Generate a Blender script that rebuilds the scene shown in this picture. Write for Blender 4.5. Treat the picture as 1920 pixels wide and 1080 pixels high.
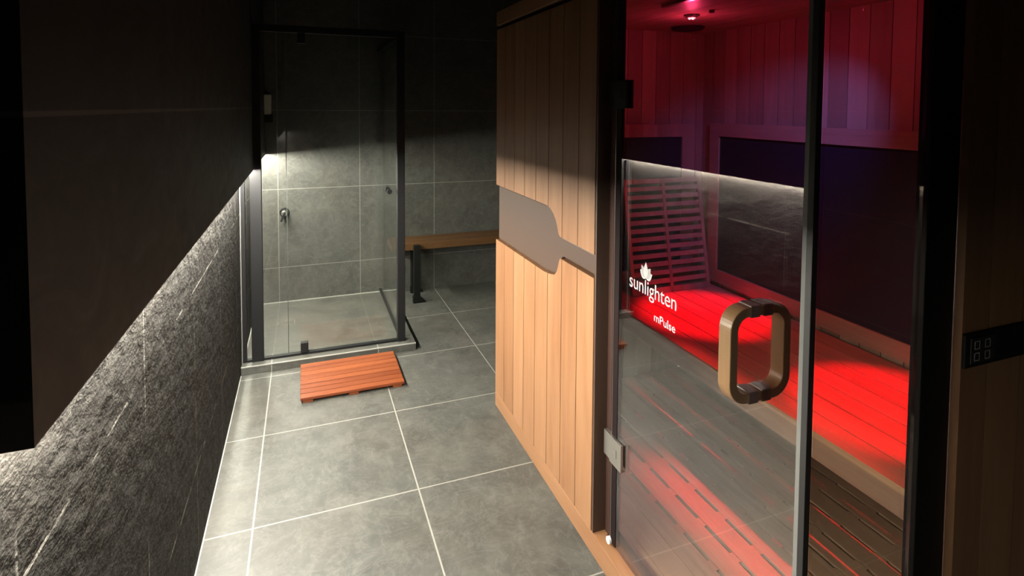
import bpy, bmesh, math, random
from mathutils import Vector, Matrix
random.seed(7)
for o in list(bpy.data.objects): bpy.data.objects.remove(o, do_unlink=True)
scn = bpy.context.scene
COL = scn.collection
R = math.radians

# ------------------------------------------------------------------ camera
CAM_H = 1.52
cd = bpy.data.cameras.new('camera'); cam = bpy.data.objects.new('camera', cd); COL.objects.link(cam)
cd.sensor_fit = 'HORIZONTAL'; cd.sensor_width = 36.0
cd.lens = 36.0*1036.0/1920.0
cd.shift_y = -(540.0-248.7)/1920.0
cd.clip_start = 0.02
yaw, pitch, roll = R(20.68), R(-2.59), R(.351)
fw = Vector((math.sin(yaw)*math.cos(pitch), math.cos(yaw)*math.cos(pitch), math.sin(pitch)))
rt = Vector((math.cos(yaw), -math.sin(yaw), 0)); up = rt.cross(fw)
r2 = rt*math.cos(roll)+up*math.sin(roll); u2 = -rt*math.sin(roll)+up*math.cos(roll)
cam.matrix_world = Matrix(((r2.x,u2.x,-fw.x,0),(r2.y,u2.y,-fw.y,0),(r2.z,u2.z,-fw.z,CAM_H),(0,0,0,1)))
scn.camera = cam

# ------------------------------------------------------------------ world, exposure
w = bpy.data.worlds.new('world'); scn.world = w; w.use_nodes = True
w.node_tree.nodes['Background'].inputs[0].default_value = (0.02,0.02,0.02,1)
w.node_tree.nodes['Background'].inputs[1].default_value = 0.1
vs = scn.view_settings
vs.view_transform = 'Standard'; vs.look = 'None'; vs.gamma = 1; vs.exposure = 0.0
try: vs.use_curve_mapping = False
except Exception: pass

LED_STRENGTH = 930.0       # W/m2/sr-ish of the strip under the wall cladding
RED_W, RED_WIDE_W, BLUE_W, FILL_W = 430.0, 17.0, 52.0, 2.6

# ------------------------------------------------------------------ helpers
def mesh_obj(name, bm, mats, parent=None, smooth=False, bevel=0):
    me = bpy.data.meshes.new(name); bmesh.ops.recalc_face_normals(bm, faces=bm.faces); bm.to_mesh(me); bm.free()
    if not isinstance(mats, (list, tuple)): mats = [mats]
    for m in mats: me.materials.append(m)
    o = bpy.data.objects.new(name, me); COL.objects.link(o)
    if smooth:
        for p in me.polygons: p.use_smooth = True
    if bevel:
        b = o.modifiers.new('bevel', 'BEVEL'); b.width = bevel; b.segments = 2; b.limit_method = 'ANGLE'; b.angle_limit = R(40)
    if parent:
        o.parent = parent; o.matrix_parent_inverse = Matrix.Translation(parent.location).inverted() if parent.type == 'EMPTY' else Matrix()
    return o
def tag(o, label, cat, group=None):
    o['label'] = label; o['category'] = cat
    if group: o['group'] = group
    return o
def thing(name, label, cat, loc, group=None):
    o = bpy.data.objects.new(name, None); COL.objects.link(o); o.location = loc; o.empty_display_size = .1
    return tag(o, label, cat, group)
def structure(o): o['kind'] = 'structure'; return o
def bx(bm, x0, x1, y0, y1, z0, z1, mi=0, M=None):
    vs_ = [bm.verts.new(Vector(p) if M is None else M @ Vector(p)) for p in
        ((x0,y0,z0),(x1,y0,z0),(x1,y1,z0),(x0,y1,z0),(x0,y0,z1),(x1,y0,z1),(x1,y1,z1),(x0,y1,z1))]
    for f in ((0,3,2,1),(4,5,6,7),(0,1,5,4),(1,2,6,5),(2,3,7,6),(3,0,4,7)):
        bm.faces.new([vs_[i] for i in f]).material_index = mi
def box(name, d, mat, parent=None, bevel=0):
    bm = bmesh.new(); bx(bm, *d); return mesh_obj(name, bm, mat, parent, bevel=bevel)
def prism(bm, pts, fn, mi=0):
    """pts: 2D outline; fn(p, s) -> 3D for s = 0 and 1"""
    a = [bm.verts.new(fn(p,0)) for p in pts]; b = [bm.verts.new(fn(p,1)) for p in pts]
    n = len(pts)
    for f in [a, b[::-1]]: bm.faces.new(f).material_index = mi
    for i in range(n): bm.faces.new((a[i], b[i], b[(i+1)%n], a[(i+1)%n])).material_index = mi
def cyl(bm, c, r, h, axis='Z', n=32, r2=None, mi=0):
    r2 = r if r2 is None else r2
    def P(a, rr, t):
        u, v = math.cos(a)*rr, math.sin(a)*rr
        return {'Z':(c[0]+u,c[1]+v,c[2]+t),'Y':(c[0]+u,c[1]+t,c[2]+v),'X':(c[0]+t,c[1]+u,c[2]+v)}[axis]
    A = [bm.verts.new(P(2*math.pi*i/n, r, 0)) for i in range(n)]; B = [bm.verts.new(P(2*math.pi*i/n, r2, h)) for i in range(n)]
    bm.faces.new(A).material_index = mi; bm.faces.new(B[::-1]).material_index = mi
    for i in range(n): bm.faces.new((A[i],B[i],B[(i+1)%n],A[(i+1)%n])).material_index = mi
def rrect(w_, h, r, n=8):
    pts = []
    for cx, cy, a0 in ((w_/2-r,h/2-r,0),(-w_/2+r,h/2-r,90),(-w_/2+r,-h/2+r,180),(w_/2-r,-h/2+r,270)):
        for i in range(n+1):
            a = R(a0+90*i/n); pts.append((cx+r*math.cos(a), cy+r*math.sin(a)))
    return pts

# ------------------------------------------------------------------ materials
class NT:
    def __init__(s, name):
        s.m = bpy.data.materials.new(name); s.m.use_nodes = True; s.t = s.m.node_tree
        s.b = s.t.nodes['Principled BSDF']; s.out = s.t.nodes['Material Output']
    def n(s, typ, **kw):
        nd = s.t.nodes.new(typ)
        for k, v in kw.items():
            if k.startswith('i_'):
                key = k[2:]; key = int(key) if key.isdigit() else key.replace('_',' ')
                nd.inputs[key].default_value = v
            else: setattr(nd, k, v)
        return nd
    def l(s, a, b): s.t.links.new(a, b)
    def math(s, op, a, b=None, c=None):
        nd = s.t.nodes.new('ShaderNodeMath'); nd.operation = op
        for i, v in enumerate((a, b, c)):
            if v is None: continue
            if isinstance(v, (int, float)): nd.inputs[i].default_value = v
            else: s.l(v, nd.inputs[i])
        return nd.outputs[0]
    def pos(s):
        g = s.n('ShaderNodeNewGeometry'); return g.outputs['Position']
    def noise(s, vec, scale, detail=4, rough=.55, dist=0.0, sc=(1,1,1), rot=(0,0,0)):
        mp = s.n('ShaderNodeMapping'); mp.inputs['Scale'].default_value = sc; mp.inputs['Rotation'].default_value = rot
        s.l(vec, mp.inputs['Vector'])
        nz = s.n('ShaderNodeTexNoise', i_Scale=scale, i_Detail=detail, i_Roughness=rough, i_Distortion=dist); s.l(mp.outputs[0], nz.inputs['Vector'])
        return nz.outputs['Fac']
    def ramp(s, fac, stops):
        r = s.n('ShaderNodeValToRGB'); e = r.color_ramp.elements
        while len(e) < len(stops): e.new(.5)
        for i, (p, c) in enumerate(stops): e[i].position = p; e[i].color = (*c, 1)
        s.l(fac, r.inputs[0]); return r.outputs[0]
    def mix(s, fac, a, b, blend='MIX'):
        m = s.n('ShaderNodeMix', data_type='RGBA', blend_type=blend)
        for sock, v in ((m.inputs[0], fac), (m.inputs[6], a), (m.inputs[7], b)):
            if isinstance(v, (int, float)): sock.default_value = v
            elif isinstance(v, tuple): sock.default_value = (*v, 1)
            else: s.l(v, sock)
        return m.outputs[2]

K = .77        # scales the surface colours down to weaken bounced light
def grid_mask(N, coord, off, period, width):
    """1 on a joint, for joints at off + k*period"""
    a = N.math('SUBTRACT', coord, off - period/2)
    m = N.math('FLOORED_MODULO', a, period)
    d = N.math('ABSOLUTE', N.math('SUBTRACT', m, period/2))
    s = N.n('ShaderNodeMapRange', interpolation_type='SMOOTHSTEP')
    s.inputs['From Min'].default_value = width/2*1.35; s.inputs['From Max'].default_value = width/2*.75
    N.l(d, s.inputs['Value']); return s.outputs[0]

def tile_mat(name, axes, c0, c1, grout, width=.005, rough=.5, vein=.8, bump=.15, rough_face=0.0, spec=.38, broken=0.0):
    c0, c1, grout = (tuple(v*K for v in c) for c in (c0, c1, grout))
    N = NT(name); P = N.pos(); sep = N.n('ShaderNodeSeparateXYZ'); N.l(P, sep.inputs[0])
    masks = [grid_mask(N, sep.outputs[ax], off, .6, width) for ax, off in axes]
    g = N.math('MAXIMUM', masks[0], masks[1])
    if broken:
        bn = N.noise(P, 7, 3, .6); br = N.n('ShaderNodeMapRange'); br.inputs['From Min'].default_value = .5-.05; br.inputs['From Max'].default_value = .56
        N.l(bn, br.inputs['Value'])
        hor = N.math('MULTIPLY', masks[1], br.outputs[0]); vn_ = N.n('ShaderNodeMapRange'); vn_.inputs['From Min'].default_value = .36; vn_.inputs['From Max'].default_value = .46; N.l(N.noise(P, 3.1, 2, .5), vn_.inputs['Value'])
        g = N.math('MAXIMUM', N.math('MULTIPLY', N.math('MULTIPLY', masks[0], vn_.outputs[0]), .55), hor)
    n1 = N.noise(P, 5.5, 8, .66, .6); n2 = N.noise(P, 11, 6, .6, 1.2, sc=(1,.6,1), rot=(0,0,.6)); n3 = N.noise(P, 60, 4, .6)
    # per tile tone
    f = N.math('ADD', N.math('MULTIPLY', n1, .6), N.math('MULTIPLY', n2, .4))
    f = N.math('ADD', f, N.math('MULTIPLY', N.math('SUBTRACT', n3, .5), .18))
    col = N.ramp(f, [(.3, c0), (.5, tuple((a+b)/2 for a,b in zip(c0,c1))), (.7, c1)])
    n4 = N.noise(P, 22, 6, .7, .8, sc=(1,.55,1.2), rot=(.1,.2,.5)); n5 = N.noise(P, 2.3, 3, .5, .3, sc=(1,1,1))
    warm = N.ramp(n5, [(.4,(.98,1.0,1.0)),(.62,(1.03,1.0,.96))])
    col = N.mix(1.0, col, warm, 'MULTIPLY')
    blot = N.ramp(n4, [(.52,(0,0,0)),(.70,(1,1,1))])
    col = N.mix(N.math('MULTIPLY', blot, .35), col, tuple(c*1.45 for c in c1))
    vn = N.noise(P, 5.0, 6, .65, 2.0, sc=(1,1.6,1), rot=(.2,.1,.8))
    vm = N.ramp(vn, [(.475,(0,0,0)),(.5,(1,1,1)),(.53,(0,0,0))])
    col = N.mix(N.math('MULTIPLY', vm, .18*vein), col, tuple(min(1,c*1.6) for c in c1))
    col = N.mix(g, col, grout)
    N.l(col, N.b.inputs['Base Color'])
    N.b.inputs['Specular IOR Level'].default_value = spec
    rr = N.math('ADD', rough, N.math('MULTIPLY', N.math('SUBTRACT', n2, .5), .3)); N.l(rr, N.b.inputs['Roughness'])
    h = N.math('ADD', N.math('MULTIPLY', n2, .5), N.math('MULTIPLY', n3, .25))
    bp = N.n('ShaderNodeBump', i_Strength=bump, i_Distance=.004); N.l(h, bp.inputs['Height'])
    last = bp
    if rough_face:
        a = N.noise(P, 12, 6, .6, 0, sc=(1,.8,1.2), rot=(.5,0,0)); b_ = N.noise(P, 34, 4, .6, 0, sc=(1,.8,1.3), rot=(.5,0,0))
        hh = N.math('ADD', N.math('MULTIPLY', a, 1.0), N.math('MULTIPLY', b_, .38))
        hh = N.math('SUBTRACT', hh, N.math('MULTIPLY', g, .05))
        b2 = N.n('ShaderNodeBump', i_Strength=.9, i_Distance=rough_face); N.l(hh, b2.inputs['Height']); N.l(bp.outputs[0], b2.inputs['Normal']); last = b2
    N.l(last.outputs[0], N.b.inputs['Normal'])
    return N.m

FC0, FC1 = (.042,.041,.037), (.108,.106,.095)
M_floor = tile_mat('floor_tile', ((0,.414),(1,2.125)), FC0, FC1, (.27,.265,.235), .0055, .5, vein=1.3)
M_back = tile_mat('wall_tile', ((0,.414),(2,.29)), (.038,.037,.033), (.088,.086,.077), (.19,.186,.168), .0045, .5, vein=1.4)
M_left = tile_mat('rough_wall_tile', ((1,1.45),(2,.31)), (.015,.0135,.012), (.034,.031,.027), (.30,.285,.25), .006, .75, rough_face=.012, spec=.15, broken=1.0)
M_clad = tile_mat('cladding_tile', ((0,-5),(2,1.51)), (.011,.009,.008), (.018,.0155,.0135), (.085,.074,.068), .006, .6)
M_tray = tile_mat('shower_floor_tile', ((0,.414),(1,-5)), (.04,.038,.033), (.105,.1,.088), (.12,.117,.103), .004, .45)
M_kerb = tile_mat('kerb_tile', ((0,.414),(2,-5)), FC0, FC1, (.27,.265,.235), .005, .45)

def plain(name, c, rough=.5, metal=0.0, spec=.5, var=.0, scale=40, coat=0):
    c = tuple(v*K for v in c)
    N = NT(name); N.b.inputs['Roughness'].default_value = rough; N.b.inputs['Metallic'].default_value = metal
    N.b.inputs['Specular IOR Level'].default_value = spec
    n = N.noise(N.pos(), scale, 4); v = max(var, .04)
    col = N.ramp(n, [(.3, tuple(x*(1-v) for x in c)), (.7, tuple(min(1,x*(1+v)) for x in c))])
    N.l(col, N.b.inputs['Base Color']); N.b.inputs['Coat Weight'].default_value = coat
    return N.m
M_black = plain('black_metal', (.008,.008,.009), .5, 0, .25)
M_blackpost = plain('black_frame_paint', (.006,.006,.006), .5, 0, .2)
M_brown = plain('brown_paint', (.066,.036,.024), .5, 0, .4, .06, 120)
M_dkbrown = plain('dark_brown_frame', (.07,.035,.028), .45)
M_seal = plain('dark_seal', (.012,.010,.010), .5)
M_gasket = plain('gasket_rubber', (.012,.006,.006), .8, 0, .1)
M_steel = plain('brushed_steel', (.5,.47,.42), .28, .9)
M_chrome = plain('grey_edge', (.16,.16,.15), .35, .0)
M_white = plain('white_plastic', (.5,.48,.4), .4)
M_ceil = plain('dark_ceiling', (.012,.012,.012), .8)
M_heater = plain('heater_cloth', (.009,.008,.024), .7, 0, .3, .1, 300)
M_dark = plain('black_void', (.006,.006,.006), .9)
M_silicone = plain('white_silicone', (.36,.36,.33), .4)

def wood(name, c0, c1, axis='Z', rough=.45, board=None, scale=1.0, tone=.12):
    """axis: grain direction; board=(axis index, offset, pitch): tone changes board by board"""
    c0 = tuple(v*K for v in c0); c1 = tuple(v*K for v in c1)
    N = NT(name); P = N.pos()
    sc = {'X':(.08,1,1),'Y':(1,.08,1),'Z':(1,1,.08)}[axis]
    g1 = N.noise(P, 22*scale, 5, .6, .4, sc=sc); g2 = N.noise(P, 130*scale, 3, .6, 0, sc=sc)
    f = N.math('ADD', N.math('MULTIPLY', g1, .75), N.math('MULTIPLY', g2, .25))
    if board:
        sep = N.n('ShaderNodeSeparateXYZ'); N.l(P, sep.inputs[0])
        k = N.math('FLOOR', N.math('DIVIDE', N.math('SUBTRACT', sep.outputs[board[0]], board[1]), board[2]))
        wn = N.n('ShaderNodeTexWhiteNoise', noise_dimensions='1D'); N.l(k, wn.inputs['W'])
        f = N.math('ADD', f, N.math('MULTIPLY', N.math('SUBTRACT', wn.outputs['Value'], .5), tone*2))
    col = N.ramp(f, [(.25, c0), (.75, c1)]); N.l(col, N.b.inputs['Base Color'])
    N.b.inputs['Roughness'].default_value = rough; N.b.inputs['Specular IOR Level'].default_value = .35
    bp = N.n('ShaderNodeBump', i_Strength=.12, i_Distance=.001); N.l(g2, bp.inputs['Height']); N.l(bp.outputs[0], N.b.inputs['Normal'])
    return N.m
PITCH = .1265; Y_END = 2.618
CED0, CED1 = (.22,.098,.043), (.345,.18,.09)
M_cedar = wood('cedar_panel', CED0, CED1, 'Z', board=(1, Y_END-40*PITCH, PITCH))
M_cedarY = wood('cedar_beam', CED0, CED1, 'Y')
M_cedarX = wood('cedar_side', (.2,.1,.05), (.3,.16,.08), 'Z', board=(0,1.304-.1235*12,.1235))
IN0, IN1 = (.26,.18,.125), (.42,.31,.22)
M_inwall = wood('interior_plank', IN0, IN1, 'Z', board=(1,.045,.09), tone=.3)
M_inwallX = wood('interior_plank_end', IN0, IN1, 'Z', board=(0,.0,.09), tone=.2)
M_intrim = wood('interior_trim', IN0, IN1, 'Y')
M_bench = wood('bench_board', (.36,.25,.135), (.54,.41,.25), 'Y', board=(0,1.43-.955,.0955), tone=.12)
M_slat = wood('sauna_floor_board', (.42,.31,.19), (.62,.48,.31), 'Y', board=(0,.955-.9,.09), tone=.1)
M_mat = wood('oiled_red_wood', (.125,.025,.008), (.27,.072,.022), 'X', .38, board=(1,2.96-.5,.05), tone=.12)
M_oak = wood('amber_bench_wood', (.075,.033,.012), (.125,.06,.022), 'X', .45)
M_handle = wood('handle_wood', (.15,.08,.036), (.225,.13,.06), 'Z', .4)

def glass(name, tint, f0, power=5.0, rough=0.0):
    N = NT(name); t = N.t; t.nodes.remove(N.b)
    tr = N.n('ShaderNodeBsdfTransparent'); tr.inputs[0].default_value = (*tint, 1)
    gl = N.n('ShaderNodeBsdfGlossy'); gl.inputs['Roughness'].default_value = rough; gl.inputs['Color'].default_value = (1,1,1,1)
    lw = N.n('ShaderNodeLayerWeight', i_Blend=.5)
    p = N.math('POWER', lw.outputs['Facing'], power)
    F = N.math('ADD', f0, N.math('MULTIPLY', p, 1-f0))
    mx = N.n('ShaderNodeMixShader'); N.l(F, mx.inputs[0]); N.l(tr.outputs[0], mx.inputs[1]); N.l(gl.outputs[0], mx.inputs[2])
    N.l(mx.outputs[0], N.out.inputs['Surface']); return N.m
M_glass = glass('clear_glass', (.955,.975,.96), .035)
M_bronze = glass('bronze_tinted_glass', (.86,.82,.8), .13)
M_glassedge = plain('glass_edge', (.05,.056,.052), .4, 0, .3)

def emis(name, c, s):
    N = NT(name); N.t.nodes.remove(N.b); e = N.n('ShaderNodeEmission'); e.inputs[0].default_value = (*c,1); e.inputs[1].default_value = s
    N.l(e.outputs[0], N.out.inputs['Surface']); return N.m
M_led = emis('led_diffuser', (1.0,.955,.83), LED_STRENGTH)
M_lens = emis('red_lamp_lens', (1.0,.12,.16), 10)
M_lensb = emis('pink_led', (1.0,.55,.75), 30)

# ------------------------------------------------------------------ room
XL = -.345; YB = 4.52; XR = 3.0; YF = -1.6; ZC = 2.55
structure(box('floor', (XL-.1, XR+.1, YF-.1, YB+.1, -.1, 0), M_floor))
structure(box('ceiling', (XL-.1, XR+.1, YF-.1, YB+.1, ZC, ZC+.1), M_ceil))
structure(box('wall_back', (XL-.1, XR+.1, YB, YB+.1, 0, ZC), M_back))
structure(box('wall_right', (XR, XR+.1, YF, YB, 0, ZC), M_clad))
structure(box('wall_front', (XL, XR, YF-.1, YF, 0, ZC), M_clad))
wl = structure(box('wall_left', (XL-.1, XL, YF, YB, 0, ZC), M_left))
LIP_X, LIP_Z = -.27, 1.157
# the cladding hangs off the wall: solid above, hollow channel for the light strip at its foot; the shower frame cuts through it
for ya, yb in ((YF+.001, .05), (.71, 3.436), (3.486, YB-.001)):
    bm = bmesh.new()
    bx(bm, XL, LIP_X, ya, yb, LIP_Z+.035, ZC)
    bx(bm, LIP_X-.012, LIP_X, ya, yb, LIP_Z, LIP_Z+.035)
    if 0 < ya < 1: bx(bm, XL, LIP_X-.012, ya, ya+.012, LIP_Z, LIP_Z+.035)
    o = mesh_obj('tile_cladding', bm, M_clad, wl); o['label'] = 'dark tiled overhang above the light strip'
# strips
def led(ya, yb, label):
    t = thing('led_strip', label, 'light strip', (-.325, (ya+yb)/2, LIP_Z+.03), 'light strips under the left wall overhang')
    bm = bmesh.new(); bx(bm, -.337, -.313, ya-.003, yb+.003, LIP_Z+.008, LIP_Z+.035); mesh_obj('channel', bm, M_black, t)
    bm = bmesh.new()
    prof = [(-.325+.009*math.cos(R(a)), LIP_Z+.008+.014*math.sin(R(a))) for a in range(180, 361, 15)]
    prism(bm, prof, lambda p, s: (p[0], ya+s*(yb-ya), p[1])); mesh_obj('diffuser', bm, M_led, t, smooth=False)
led(.735, 3.43, 'long thin white light strip under the dark tiled overhang beside the corridor')
led(3.492, 4.515, 'short white light strip under the overhang inside the glass shower')
led(-1.55, -1.3, 'added shortest light strip, out of view at the near end of the left wall overhang')  # added behind the camera to light the sauna's near side
# a pale silicone joint where the wall meets the floor
structure(box('trim_1', (XL, XL+.004, YF, 3.38, 0, .003), M_silicone))

# ------------------------------------------------------------------ shower
KY, KX, KZ = 3.39, .645, .045
sh = thing('shower_enclosure', 'glass shower with black frame on a raised tiled kerb in the far left corner', 'shower', (.15, 3.95, 0))
bm = bmesh.new(); bx(bm, XL+.001, KX, KY, KY+.13, 0, KZ); bx(bm, .575, KX, KY+.13, YB-.001, 0, KZ); mesh_obj('kerb', bm, M_kerb, sh, bevel=.002)
box('edge_trim', (XL+.001, KX, KY-.002, KY+.004, KZ-.004, KZ+.0015), M_silicone, sh)
box('tray', (XL+.001, .575, KY+.13, YB-.001, 0, .02), M_tray, sh)
bm = bmesh.new(); bx(bm, XL+.001, .575, YB-.007, YB-.001, .02, .026); bx(bm, .569, .575, KY+.13, YB-.007, .02, .027); bx(bm, XL+.001, .569, KY+.13, KY+.136, .02, .027)
bx(bm, XL+.001, XL+.006, KY+.136, YB-.007, .02, .026); mesh_obj('silicone_joint', bm, M_silicone, sh)
FY = 3.46; TOPZ = 1.985
box('wall_channel', (XL+.002, -.318, FY-.012, FY+.018, KZ, LIP_Z-.012), M_black, sh, .002)
box('channel_joint', (XL+.001, XL+.006, FY-.018, FY-.011, KZ, LIP_Z-.012), M_chrome, sh)
box('door_post', (-.292, -.229, FY-.02, FY+.022, KZ, TOPZ), M_black, sh, .003)
box('corner_post', (.54, .588, FY-.02, FY+.028, KZ, TOPZ), M_black, sh, .003)
box('bottom_rail', (-.318, .54, FY-.012, FY+.016, KZ, KZ+.014), M_black, sh, .002)
box('top_rail', (-.229, .54, FY-.015, FY+.018, TOPZ-.04, TOPZ), M_black, sh, .002)
box('side_bottom_rail', (.556, .578, FY+.028, YB-.03, KZ, KZ+.012), M_black, sh)
box('side_top_rail', (.553, .582, FY+.028, YB-.002, TOPZ-.035, TOPZ), M_black, sh)
box('side_wall_channel', (.585, .607, YB-.03, YB-.001, KZ, TOPZ), M_black, sh)
for nm, x0, x1 in (('side_light_pane', -.318, -.292), ('fixed_pane', -.229, -.098), ('door_pane', -.092, .536)):
    box(nm, (x0, x1, FY, FY+.006, KZ+.014, LIP_Z-.012 if nm == 'side_light_pane' else TOPZ-.04), M_glass, sh)
box('pane_edge', (-.098, -.0945, FY-.0005, FY+.0065, KZ+.02, TOPZ-.04), M_glassedge, sh)
box('return_pane', (.565, .571, FY+.028, YB-.03, KZ+.012, TOPZ-.035), M_glass, sh)
for z0, z1 in ((KZ+.006, KZ+.072), (TOPZ-.1, TOPZ-.036)):
    bm = bmesh.new(); bx(bm, -.03, .014, FY-.012, FY+.02, z0, z1); mesh_obj('pivot_block', bm, M_black, sh, bevel=.003)
bm = bmesh.new()
for s in (-1, 1):
    cyl(bm, (.49, FY+.003, 1.0), .006, .045*s, 'Y', 16); cyl(bm, (.49, FY+.003+.03*s, 1.0), .016, .016*s, 'Y', 24)
mesh_obj('door_knob', bm, M_black, sh, smooth=False, bevel=.001)
# drain
d = thing('floor_drain', 'small square tile-insert drain in the shower floor', 'drain', (-.125, 4.07, .02))
bm = bmesh.new()
for a in ((-.178,-.072,4.032,4.036),(-.178,-.072,4.104,4.108),(-.178,-.174,4.036,4.104),(-.076,-.072,4.036,4.104)): bx(bm, *a, .0195, .0225)
mesh_obj('rim', bm, M_steel, d); box('insert', (-.174,-.076,4.036,4.104,.0195,.0215), M_tray, d)
# valve
v = thing('shower_valve', 'round dark shower valve with short lever on the tiled back wall', 'shower valve', (-.14, YB, .71))
bm = bmesh.new(); cyl(bm, (-.143, YB-.012, .712), .034, .011, 'Y', 40, .036); mesh_obj('plate', bm, M_black, v)
bm = bmesh.new(); cyl(bm, (-.143, YB-.06, .712), .021, .05, 'Y', 32); mesh_obj('body', bm, M_steel, v, bevel=.003)
bm = bmesh.new(); M = Matrix.Translation((-.143, YB-.06, .712)) @ Matrix.Rotation(R(22), 4, 'Y')
bx(bm, -.008, .008, -.012, .006, -.062, .012, 0, M); mesh_obj('lever', bm, M_black, v, bevel=.003)
k = thing('glass_clamp', 'small round black clamp at the wall edge of the shower side glass', 'clamp', (.6, YB, .877))
bm = bmesh.new(); cyl(bm, (.612, YB-.055, .877), .02, .012, 'X', 28); mesh_obj('disc', bm, M_black, k, bevel=.002)
bm = bmesh.new(); cyl(bm, (.618, YB-.055, .877), .007, .054, 'Y', 16); mesh_obj('stem', bm, M_black, k)
# dispenser
s_ = thing('soap_dispenser', 'small pale wall dispenser with a dark base, high on the shower back wall', 'dispenser', (-.266, YB, 1.4))
bm = bmesh.new(); bx(bm, -.308, -.224, YB-.07, YB-.001, 1.455, 1.607); mesh_obj('body', bm, M_white, s_, bevel=.008)
bm = bmesh.new(); bx(bm, -.312, -.214, YB-.085, YB-.001, 1.40, 1.455); mesh_obj('dark_base', bm, M_black, s_, bevel=.004)

# ------------------------------------------------------------------ bath mat
mt = thing('bath_mat', 'reddish oiled wooden slatted bath mat on the grey floor tiles before the shower', 'bath mat', (.235, 3.16, 0))
bm = bmesh.new(); x0, x1, y0, y1 = -.03, .5, 2.955, 3.36; n = 8; p = (y1-y0)/n
for i in range(n): bx(bm, x0, x1, y0+i*p+.003, y0+(i+1)*p-.003, .014, .030)
mesh_obj('slat_deck', bm, M_mat, mt, bevel=.003)
for xx in (x0+.012, (x0+x1)/2-.025, x1-.062):
    bm = bmesh.new(); bx(bm, xx, xx+.05, y0+.006, y1-.006, 0, .0138); mesh_obj('crossbar', bm, M_mat, mt, bevel=.002)

# ------------------------------------------------------------------ bench at the back wall
b = thing('wooden_bench', 'amber wooden bench on black legs along the tiled back wall', 'bench', (1.4, 4.4, 0))
bm = bmesh.new(); bx(bm, .625, 2.3, 4.27, 4.39, .40, .457); bx(bm, .625, 2.3, 4.396, 4.515, .40, .457); mesh_obj('seat', bm, M_oak, b, bevel=.004)
for xx, yy in ((.812, 4.228), (.835, 4.47), (2.15, 4.228)):
    bm = bmesh.new(); zt = .448 if yy < 4.3 else .40
    bx(bm, xx-.024, xx+.024, yy-.02, yy+.02 if yy < 4.3 else yy+.03, .0, zt)
    prism(bm, [(xx-.03,0),(xx+.07,0),(xx+.06,.012),(xx+.024,.05),(xx-.03,.05)], lambda q, s, yy=yy: (q[0], yy-.022+s*.044, q[1]))
    mesh_obj('leg', bm, M_blackpost, b)

# ------------------------------------------------------------------ sauna cabin
SX = .905; GX = .936; Y0, Y1, YD = .775, Y_END, 1.61; XB = 2.18; ZI = 1.94
sa = thing('sauna_cabin', 'large cedar infrared sauna cabin with tinted glass door and red light inside', 'sauna', (1.5, 1.58, 0))
BT = .027
# facade wood: planks with the outline of a spatula-shaped recess between them
def arc(cx, cy, r, a0, a1, n=12): return [(cx+r*math.cos(R(a0+(a1-a0)*i/n)), cy+r*math.sin(R(a0+(a1-a0)*i/n))) for i in range(n+1)]
def interp(tab, y):
    tab = sorted(tab)
    if y <= tab[0][0]: return tab[0][1]
    for (a, za), (b_, zb) in zip(tab, tab[1:]):
        if y <= b_: return za+(zb-za)*(y-a)/max(b_-a, 1e-6)
    return tab[-1][1]
up_edge = [(1.5,1.03),(1.872,1.032),(1.885,1.036),(1.893,1.046),(1.900,1.065),(1.915,1.09),(1.94,1.112),(1.97,1.126),(2.005,1.132),(2.7,1.133)]
lo_edge = [(1.5,.950),(1.865,.950),(1.876,.946),(1.884,.934),(1.893,.908),(1.905,.888),(1.922,.874),(1.945,.868),(1.975,.863),(2.02,.858),(2.7,.856)]
def planks(bm, y0, y1, zlo, zhi, x0, x1, gap=.0022):
    ys = []; y = y1
    while y > y0+.01: ys.append((max(y-PITCH, y0), y)); y -= PITCH
    for a, c in ys:
        a_, c_ = a+gap, c-gap
        n = 24; pts = []
        S = [a_+(c_-a_)*i/n for i in range(n+1)]
        pts = [(q, zlo(q)) for q in S] + [(q, zhi(q)) for q in reversed(S)]
        prism(bm, pts, lambda q, s: (x0+(x1-x0)*s, q[0], q[1]))
bm = bmesh.new(); planks(bm, YD, Y1, lambda y: interp(up_edge, y), lambda y: 1.905, SX, SX+BT-.004); bx(bm, SX+.006, SX+BT, YD, Y1-.002, 1.15, 1.9)
mesh_obj('upper_plank_panel', bm, M_cedar, sa)
bm = bmesh.new(); planks(bm, YD, Y1, lambda y: .077, lambda y: interp(lo_edge, y), SX, SX+BT-.004); bx(bm, SX+.006, SX+BT, YD, Y1-.002, .08, .84)
mesh_obj('lower_plank_panel', bm, M_cedar, sa)
o = box('brown_inset_panel', (SX+BT, .955, YD-.0, Y1-.002, .075, 1.905), M_brown, sa); o['label'] = 'brown spatula-shaped recess with a thin arm'
# arm coming forward flush between the planks, with a rounded head
bm = bmesh.new()
HEAD = [(YD,1.024),(1.872,1.026),(1.89,1.032),(1.899,1.046),(1.906,1.065),(1.921,1.087),(1.944,1.107),(1.972,1.12),(2.007,1.126),(2.606,1.127),
        (2.606,.862),(2.02,.864),(1.975,.869),(1.948,.874),(1.927,.88),(1.911,.893),(1.9,.911),(1.891,.936),(1.880,.951),(1.865,.956),(YD,.956)]
prism(bm, HEAD, lambda q, s: (SX+.012+(BT-.012)*s, q[0], q[1])); mesh_obj('spatula_inlay', bm, M_brown, sa, bevel=.003)
box('base_beam', (SX, .955, Y0, Y1, 0, .075), M_cedarY, sa, .002)
box('cornice', (SX-.002, 1.0, Y0-.002, Y1+.002, 1.926, 1.992), M_cedarY, sa, .002)
box('shadow_gap', (SX+.018, .955, Y0, Y1, 1.905, 1.926), M_dark, sa)
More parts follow.
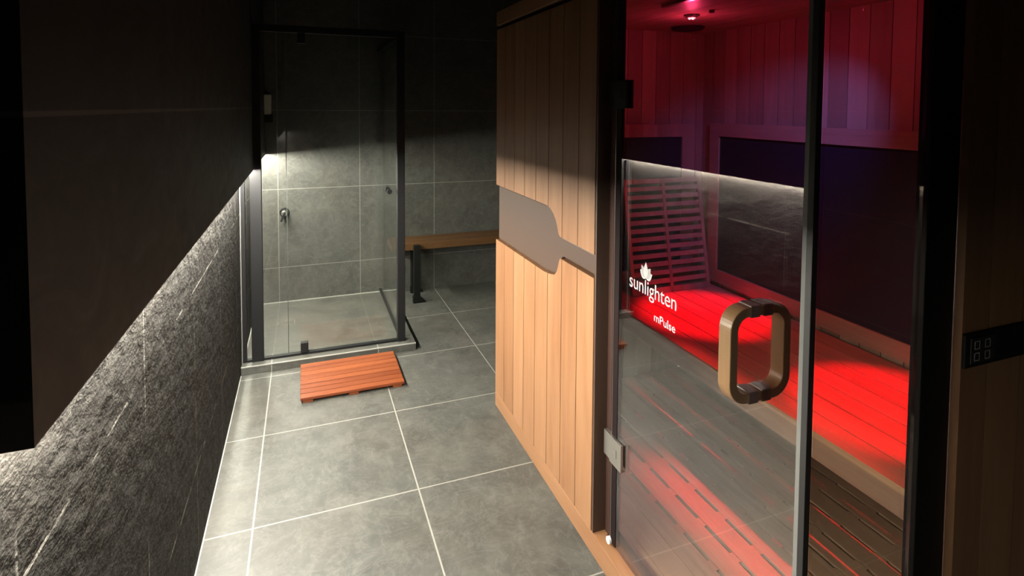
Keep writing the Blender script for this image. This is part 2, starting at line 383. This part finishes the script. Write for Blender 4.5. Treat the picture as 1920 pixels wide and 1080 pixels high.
# shell
bm = bmesh.new(); bx(bm, .955, XB, 2.565, Y1-.002, 0, ZI); mesh_obj('end_wall', bm, M_cedarX, sa)
bm = bmesh.new(); bx(bm, 1.372, XB, Y0+.002, .845, 0, ZI); mesh_obj('near_wall_core', bm, M_dkbrown, sa)
bm = bmesh.new(); bx(bm, 2.135, XB, .845, 2.565, 0, ZI); mesh_obj('rear_wall', bm, M_cedarX, sa)
bm = bmesh.new(); bx(bm, .955, .985, YD, 2.565, .075, ZI); mesh_obj('front_wall_lining', bm, M_inwallX, sa)
def plank_wall(name, axis, a0, a1, off, pitch, z0, z1, f0, f1, mat, gap=.002):
    bm = bmesh.new(); k0 = math.floor((a0-off)/pitch)
    for kx in range(k0, k0+60):
        a, c = max(a0, off+kx*pitch), min(a1, off+(kx+1)*pitch)
        if c-a < .004: continue
        if axis == 'Y': bx(bm, f0, f1, a+gap/2, c-gap/2, z0, z1)
        else: bx(bm, a+gap/2, c-gap/2, f0, f1, z0, z1)
    return mesh_obj(name, bm, mat, sa)
plank_wall('rear_lining', 'Y', .845, 2.565, .045, .09, .05, ZI, 2.12, 2.134, M_inwall, .004)
plank_wall('end_lining', 'X', .986, 2.12, .0, .09, .05, ZI, 2.55, 2.564, M_inwallX, .003)
plank_wall('near_lining', 'X', 1.373, 2.12, .0, .09, .05, ZI, .846, .86, M_inwallX, .003)
# ceiling boards run along the cabin
bm = bmesh.new(); bx(bm, 1.001, XB, .862, Y1-.003, ZI+.0125, 1.985)
for i in range(13): bx(bm, .985+i*.0955+.001, min(.985+(i+1)*.0955-.001, 2.134), Y0+.04, 2.564, ZI, ZI+.012)
mesh_obj('ceiling_boards', bm, M_intrim, sa)
# floor boards with routed slots
bm = bmesh.new(); XF0 = .957; PW = .0905; SL = .125; SP = .165
edges = [XF0+i*PW for i in range(13)]
for i in range(12):
    a, c = edges[i]+.0015, edges[i+1]-.0015
    bx(bm, a, c-.012, .862, 2.549, .03, .05)
    y = .90
    yy = .862
    if i >= 2:
        # strip carrying the slots: solid between them
        while y < 2.5:
            bx(bm, c-.012, c, yy, y, .03, .05); yy = y+SL; y += SP
    bx(bm, c-.012, c, yy, 2.549, .03, .05)
mesh_obj('floor_boards', bm, M_slat, sa)
box('floor_pan', (.955, 2.135, .78, 2.565, 0, .012), M_dark, sa)
# bench
BX0, BXW, BZ = 1.43, .0975, .55
bm = bmesh.new()
for i in range(7): bx(bm, BX0+i*BXW+.0015, BX0+(i+1)*BXW-.0025, .862, 2.548, BZ-.02, BZ)
mesh_obj('bench_top', bm, M_bench, sa)
box('bench_fascia', (BX0+.004, BX0+.026, .862, 2.548, BZ-.085, BZ-.021), M_intrim, sa)
bm = bmesh.new()
for y in (.87, 1.4, 1.95, 2.5): box('bench_bearer', (BX0+.03, 2.112, y, y+.04, BZ-.08, BZ-.021), M_intrim, sa)
# heaters and their frames
def framed_heater(a0, a1, z0, z1, wall):
    tr = bmesh.new(); T = .07
    if wall == 'rear':
        bx(tr, 2.098, 2.119, a0-T, a1+T, z1, z1+T); bx(tr, 2.098, 2.119, a0-T, a1+T, z0-T, z0); bx(tr, 2.098, 2.119, a1, a1+T, z0, z1); bx(tr, 2.098, 2.119, a0-T, a0, z0, z1)
        mesh_obj('heater_trim', tr, M_intrim, sa); box('heater_panel', (2.108, 2.119, a0+.0005, a1-.0005, z0+.0005, z1-.0005), M_heater, sa)
    else:
        bx(tr, a0-T, a1+T, 2.528, 2.549, z1, z1+T); bx(tr, a0-T, a1+T, 2.528, 2.549, z0-T, z0); bx(tr, a1, a1+T, 2.528, 2.549, z0, z1); bx(tr, a0-T, a0, 2.528, 2.549, z0, z1)
        mesh_obj('heater_trim', tr, M_inwallX, sa); box('heater_panel', (a0+.0005, a1-.0005, 2.538, 2.549, z0+.0005, z1-.0005), M_heater, sa)
framed_heater(.94, 2.395, .645, 1.372, 'rear')
framed_heater(1.2, 1.965, .645, 1.365, 'end')
# ceiling fittings
def lamp(x, y):
    L = bpy.data.objects.new('ceiling_lamp', None); COL.objects.link(L); L.parent = sa; L.location = Vector((x, y, ZI))-sa.location
    def sub(name, bm, mat):
        me_o = mesh_obj(name, bm, mat); me_o.parent = L; return me_o
    bm = bmesh.new(); cyl(bm, (0,0,-.008), .034, .008, 'Z', 40, .036); cyl(bm, (0,0,-.014), .026, .006, 'Z', 40); sub('bezel', bm, M_steel)
    bm = bmesh.new(); cyl(bm, (0,0,-.0165), .016, .002, 'Z', 24); sub('lens', bm, M_lens)
    bm = bmesh.new()
    for a in (20, 140, 260): cyl(bm, (.009*math.cos(R(a)), .009*math.sin(R(a)), -.0195), .0035, .003, 'Z', 12)
    sub('diode', bm, M_lensb)
    def light(name, typ, energy, col, loc, target=None, ang=60, blend=.5, size=.01):
        ld = bpy.data.lights.new(name, typ); ld.energy = energy; ld.color = col
        lo = bpy.data.objects.new(name, ld); COL.objects.link(lo); lo.parent = L; lo.location = loc
        ld.shadow_soft_size = size
        if typ == 'SPOT':
            ld.spot_size = R(ang); ld.spot_blend = blend
            d_ = Vector(target)-(Vector((x, y, ZI))+Vector(loc)); lo.rotation_euler = d_.to_track_quat('-Z', 'Y').to_euler()
    light('red_beam', 'SPOT', RED_W, (1,.0,.012), (0,0,-.03), (x+.15, y+(.04 if y > 1.6 else -.02), .5), 30, .55)
    light('red_wash', 'SPOT', RED_WIDE_W, (1,.02,.06), (0,0,-.03), (x-.02, y, .5), 80, .8)
    light('violet_glow', 'POINT', FILL_W, (1,.05,.17), (0,0,-.11), size=.003)
    return light
l1 = lamp(1.63, 2.05); l2 = lamp(1.63, 1.22)
box('added_red_bar', (1.36, 1.384, .95, 1.9, ZI-.012, ZI-.0005), M_steel, sa)  # added out of view, body for the red light below
ld = bpy.data.lights.new('added_red_bar_light', 'AREA'); ld.shape = 'RECTANGLE'; ld.size = .014; ld.size_y = .9; ld.energy = 1.5; ld.color = (1,.03,.04); ld.spread = R(12)  # added light, makes the red band on the cabin floor
lo = bpy.data.objects.new('added_red_bar_light', ld); COL.objects.link(lo); lo.location = (1.372, 1.42, ZI-.0135)
l2('blue_beam', 'SPOT', BLUE_W, (.25,.22,1), (0,0,-.03), (2.12, 2.08, 1.2), 58, 1.0)
bm = bmesh.new(); cyl(bm, (1.86, 2.37, ZI-.014), .075, .013, 'Z', 48, .085); mesh_obj('ceiling_speaker', bm, M_dark, sa)
bm = bmesh.new(); cyl(bm, (1.63, 1.92, ZI-.012), .012, .012, 'Z', 20); mesh_obj('temperature_probe', bm, M_dkbrown, sa)
# door frame
bm = bmesh.new(); bx(bm, .955, .99, 1.572, YD, .075, 1.905); bx(bm, .945, .99, .78, 1.572, .075, .083); bx(bm, .945, .99, .78, 1.572, 1.90, 1.93)
mesh_obj('door_frame', bm, M_dkbrown, sa)
box('hinge_side_post', (.9555, .962, 1.535, 1.571, .084, 1.9), M_seal, sa)
box('jamb_face', (SX+.002, .9545, 1.6, YD-.0003, .0755, 1.9045), M_brown, sa)
box('centre_post', (GX-.006, .945, .7935, .8085, .083, 1.905), M_seal, sa, .001)
bm = bmesh.new(); bx(bm, 1.236, 1.334, Y0+.001, .802, .075, 1.905); mesh_obj('side_post', bm, M_blackpost, sa, bevel=.002)
box('side_base_beam', (.956, XB, Y0, .80, 0, .074), M_cedarX, sa)
box('side_cornice', (1.001, XB, Y0-.002, .86, 1.926, 1.992), M_cedarX, sa)
box('side_pane', (.9455, 1.235, .786, .7935, .084, 1.905), M_bronze, sa)
plank_wall('side_cladding', 'X', 1.335, XB, 1.304, .1235, .06, 1.9, Y0-.016, Y0+.0015, M_cedarX, .004)
box('side_band', (1.336, XB, Y0-.024, Y0-.0165, .958, 1.034), M_blackpost, sa, .002)
cp = box('control_display', (1.352, 1.436, Y0-.0265, Y0-.0245, .968, 1.024), M_seal, sa)
bm = bmesh.new()
for i in range(2):
    for j in range(2):
        for q in ((0,.018,.017,.019),(0,.018,0,.002),(0,.002,0,.019),(.016,.018,0,.019)):
            ox, oz = 1.362+i*.036, .973+j*.026; bx(bm, ox+q[0], ox+q[1], Y0-.0275, Y0-.0268, oz+q[2], oz+q[3])
mesh_obj('display_marks', bm, plain('dim_grey_print', (.3,.3,.3), .5), cp)
# ---- door
dr = bpy.data.objects.new('glass_door', None); COL.objects.link(dr); dr.parent = sa
def dpart(name, bm, mat, **kw):
    o = mesh_obj(name, bm, mat, None, **kw); o.parent = dr; o.matrix_parent_inverse = Matrix.Translation(sa.location).inverted(); return o
bm = bmesh.new(); bx(bm, GX, GX+.008, .822, 1.533, .09, 1.9); dpart('pane', bm, M_bronze)
bm = bmesh.new(); bx(bm, GX-.001, GX+.009, .812, .822, .09, 1.9); dpart('edge_seal', bm, M_chrome)
bm = bmesh.new(); bx(bm, GX-.0005, GX+.0085, 1.5332, 1.536, .09, 1.9); dpart('hinge_side_edge', bm, M_steel)
bm = bmesh.new(); bx(bm, GX-.0015, GX+.0095, 1.503, 1.5328, .09, 1.9); dpart('gasket', bm, M_gasket)
for z0, mt_ in ((.365, M_steel), (1.52, M_blackpost)):
    bm = bmesh.new()
    bx(bm, GX-.009, GX-.0005, 1.465, 1.535, z0, z0+.088); bx(bm, GX+.0085, GX+.017, 1.465, 1.535, z0, z0+.088)
    bx(bm, GX-.006, GX-.003+.012, 1.5365, 1.575, z0+.003, z0+.085)
    bx(bm, GX-.0105, GX-.009, 1.492, 1.508, z0+.03, z0+.058)
    dpart('hinge', bm, mt_, bevel=.0015)
bm = bmesh.new(); cyl(bm, (GX-.010, 1.535, .094), .011, .010, 'X', 28); o = dpart('bumper_dot', bm, plain('white_dot', (.9,.9,.86), .4)); o['label'] = 'round white bumper at the foot of the glass'
# handle: a rounded ring that passes through the glass at right angles
HY, HZ, HW, HH, HT = .9425, .981, .172, .214, .021
bm = bmesh.new(); O = rrect(HW, HH, .048, 10); I = rrect(HW-2*HT, HH-2*HT, .03, 10); n = len(O)
vo = [[bm.verts.new((GX+.004+p_[0], HY+s, HZ+p_[1])) for p_ in O] for s in (-.0185, .0185)]
vi = [[bm.verts.new((GX+.004+p_[0], HY+s, HZ+p_[1])) for p_ in I] for s in (-.0185, .0185)]
for i in range(n):
    j = (i+1) % n
    bm.faces.new((vo[0][i], vo[0][j], vi[0][j], vi[0][i])); bm.faces.new((vo[1][j], vo[1][i], vi[1][i], vi[1][j]))
    bm.faces.new((vo[0][j], vo[0][i], vo[1][i], vo[1][j])); bm.faces.new((vi[0][i], vi[0][j], vi[1][j], vi[1][i]))
o = dpart('handle', bm, M_handle, bevel=.002); o['label'] = 'rounded wooden ring handle set through the glass'
bm = bmesh.new()
for s in (-1, 1):
    zc = HZ+s*(HH/2-HT/2)
    for a, c in ((GX-.028, GX-.001), (GX+.009, GX+.036)):
        bm = bmesh.new(); bx(bm, a, c, HY-.0195, HY+.0195, zc-HT/2-.003, zc+HT/2+.003); dpart('handle_clamp', bm, M_dkbrown, bevel=.002)
# lettering on the glass
M_print = plain('white_print', (.42,.42,.42), .6)
def text_mesh(s, size, y_left, y_right, z_base, offset=0.0):
    cu = bpy.data.curves.new('txt', 'FONT'); cu.body = s; cu.size = size; cu.extrude = .0002; cu.offset = offset; cu.resolution_u = 6
    to = bpy.data.objects.new('txt', cu); COL.objects.link(to)
    me = bpy.data.meshes.new_from_object(to); bpy.data.objects.remove(to, do_unlink=True)
    bm = bmesh.new(); bm.from_mesh(me)
    xs = [v.co.x for v in bm.verts]; a, c = min(xs), max(xs)
    for v in bm.verts:
        x, y, z = v.co
        v.co = Vector((GX-.0008-z, y_left+(x-a)/(c-a)*(y_right-y_left), z_base+y))
    return bm
dpart('maker_lettering', text_mesh('sunlighten', .062, 1.443, 1.215, .974, .0001), M_print)
dpart('model_lettering', text_mesh('mPulse', .034, 1.314, 1.218, .912, .0002), M_print)
bm = bmesh.new(); LY, LZ = 1.357, 1.022
def petal(ang, ln, wd, dx, lay):
    pts = []
    for i in range(17):
        t_ = i/16; pts.append((wd*math.sin(math.pi*t_**.8)*(1-.15*t_), ln*t_))
    outl = pts + [(-p_[0], p_[1]) for p_ in reversed(pts[1:-1])]
    ca, sa_ = math.cos(R(ang)), math.sin(R(ang))
    q = [(LY-(p_[0]*ca+p_[1]*sa_+dx), LZ+(-p_[0]*sa_+p_[1]*ca)) for p_ in outl]
    prism(bm, q, lambda p_, s: (GX-.0008-lay*.0005-s*.0004, p_[0], p_[1]), mi=lay % 2)
for ang, ln, wd, dx, lay in ((-58,.036,.013,0,0),(58,.036,.013,0,0),(-33,.042,.0135,0,1),(33,.042,.0135,0,1),(0,.048,.0125,0,2)):
    petal(ang, ln, wd, dx, lay)
o = dpart('lotus_emblem', bm, [M_print, plain('print_soft', (.28,.27,.27), .6)])

# ------------------------------------------------------------------ backrest leaning on the sauna end wall
br = thing('backrest', 'slatted wooden backrest leaning at the far end of the sauna bench', 'backrest', (1.82, 2.42, BZ))
X0, X1 = 1.575, 2.068; H = .60; tilt = math.atan2(.11, .6)
MB = Matrix.Translation((0, 2.398, BZ+.002)) @ Matrix.Rotation(-tilt, 4, 'X')
XM = (X0+X1)/2
bm = bmesh.new()
for a, c in ((X0, X0+.02), (XM-.009, XM+.009), (X1-.02, X1)): bx(bm, a, c, 0, .02, 0, H, 0, MB)
bx(bm, X0+.02, X1-.02, .0, .018, 0, .028, 0, MB); bx(bm, X0+.02, X1-.02, .0, .018, H-.026, H, 0, MB)
mesh_obj('frame', bm, M_inwallX, br)
for k_ in range(12):
    z = .049+k_*.0442; bm = bmesh.new(); bx(bm, X0+.0205, XM-.0095, .002, .016, z, z+.023, 0, MB); bx(bm, XM+.0095, X1-.0205, .002, .016, z, z+.023, 0, MB)
    mesh_obj('slat', bm, M_intrim, br)
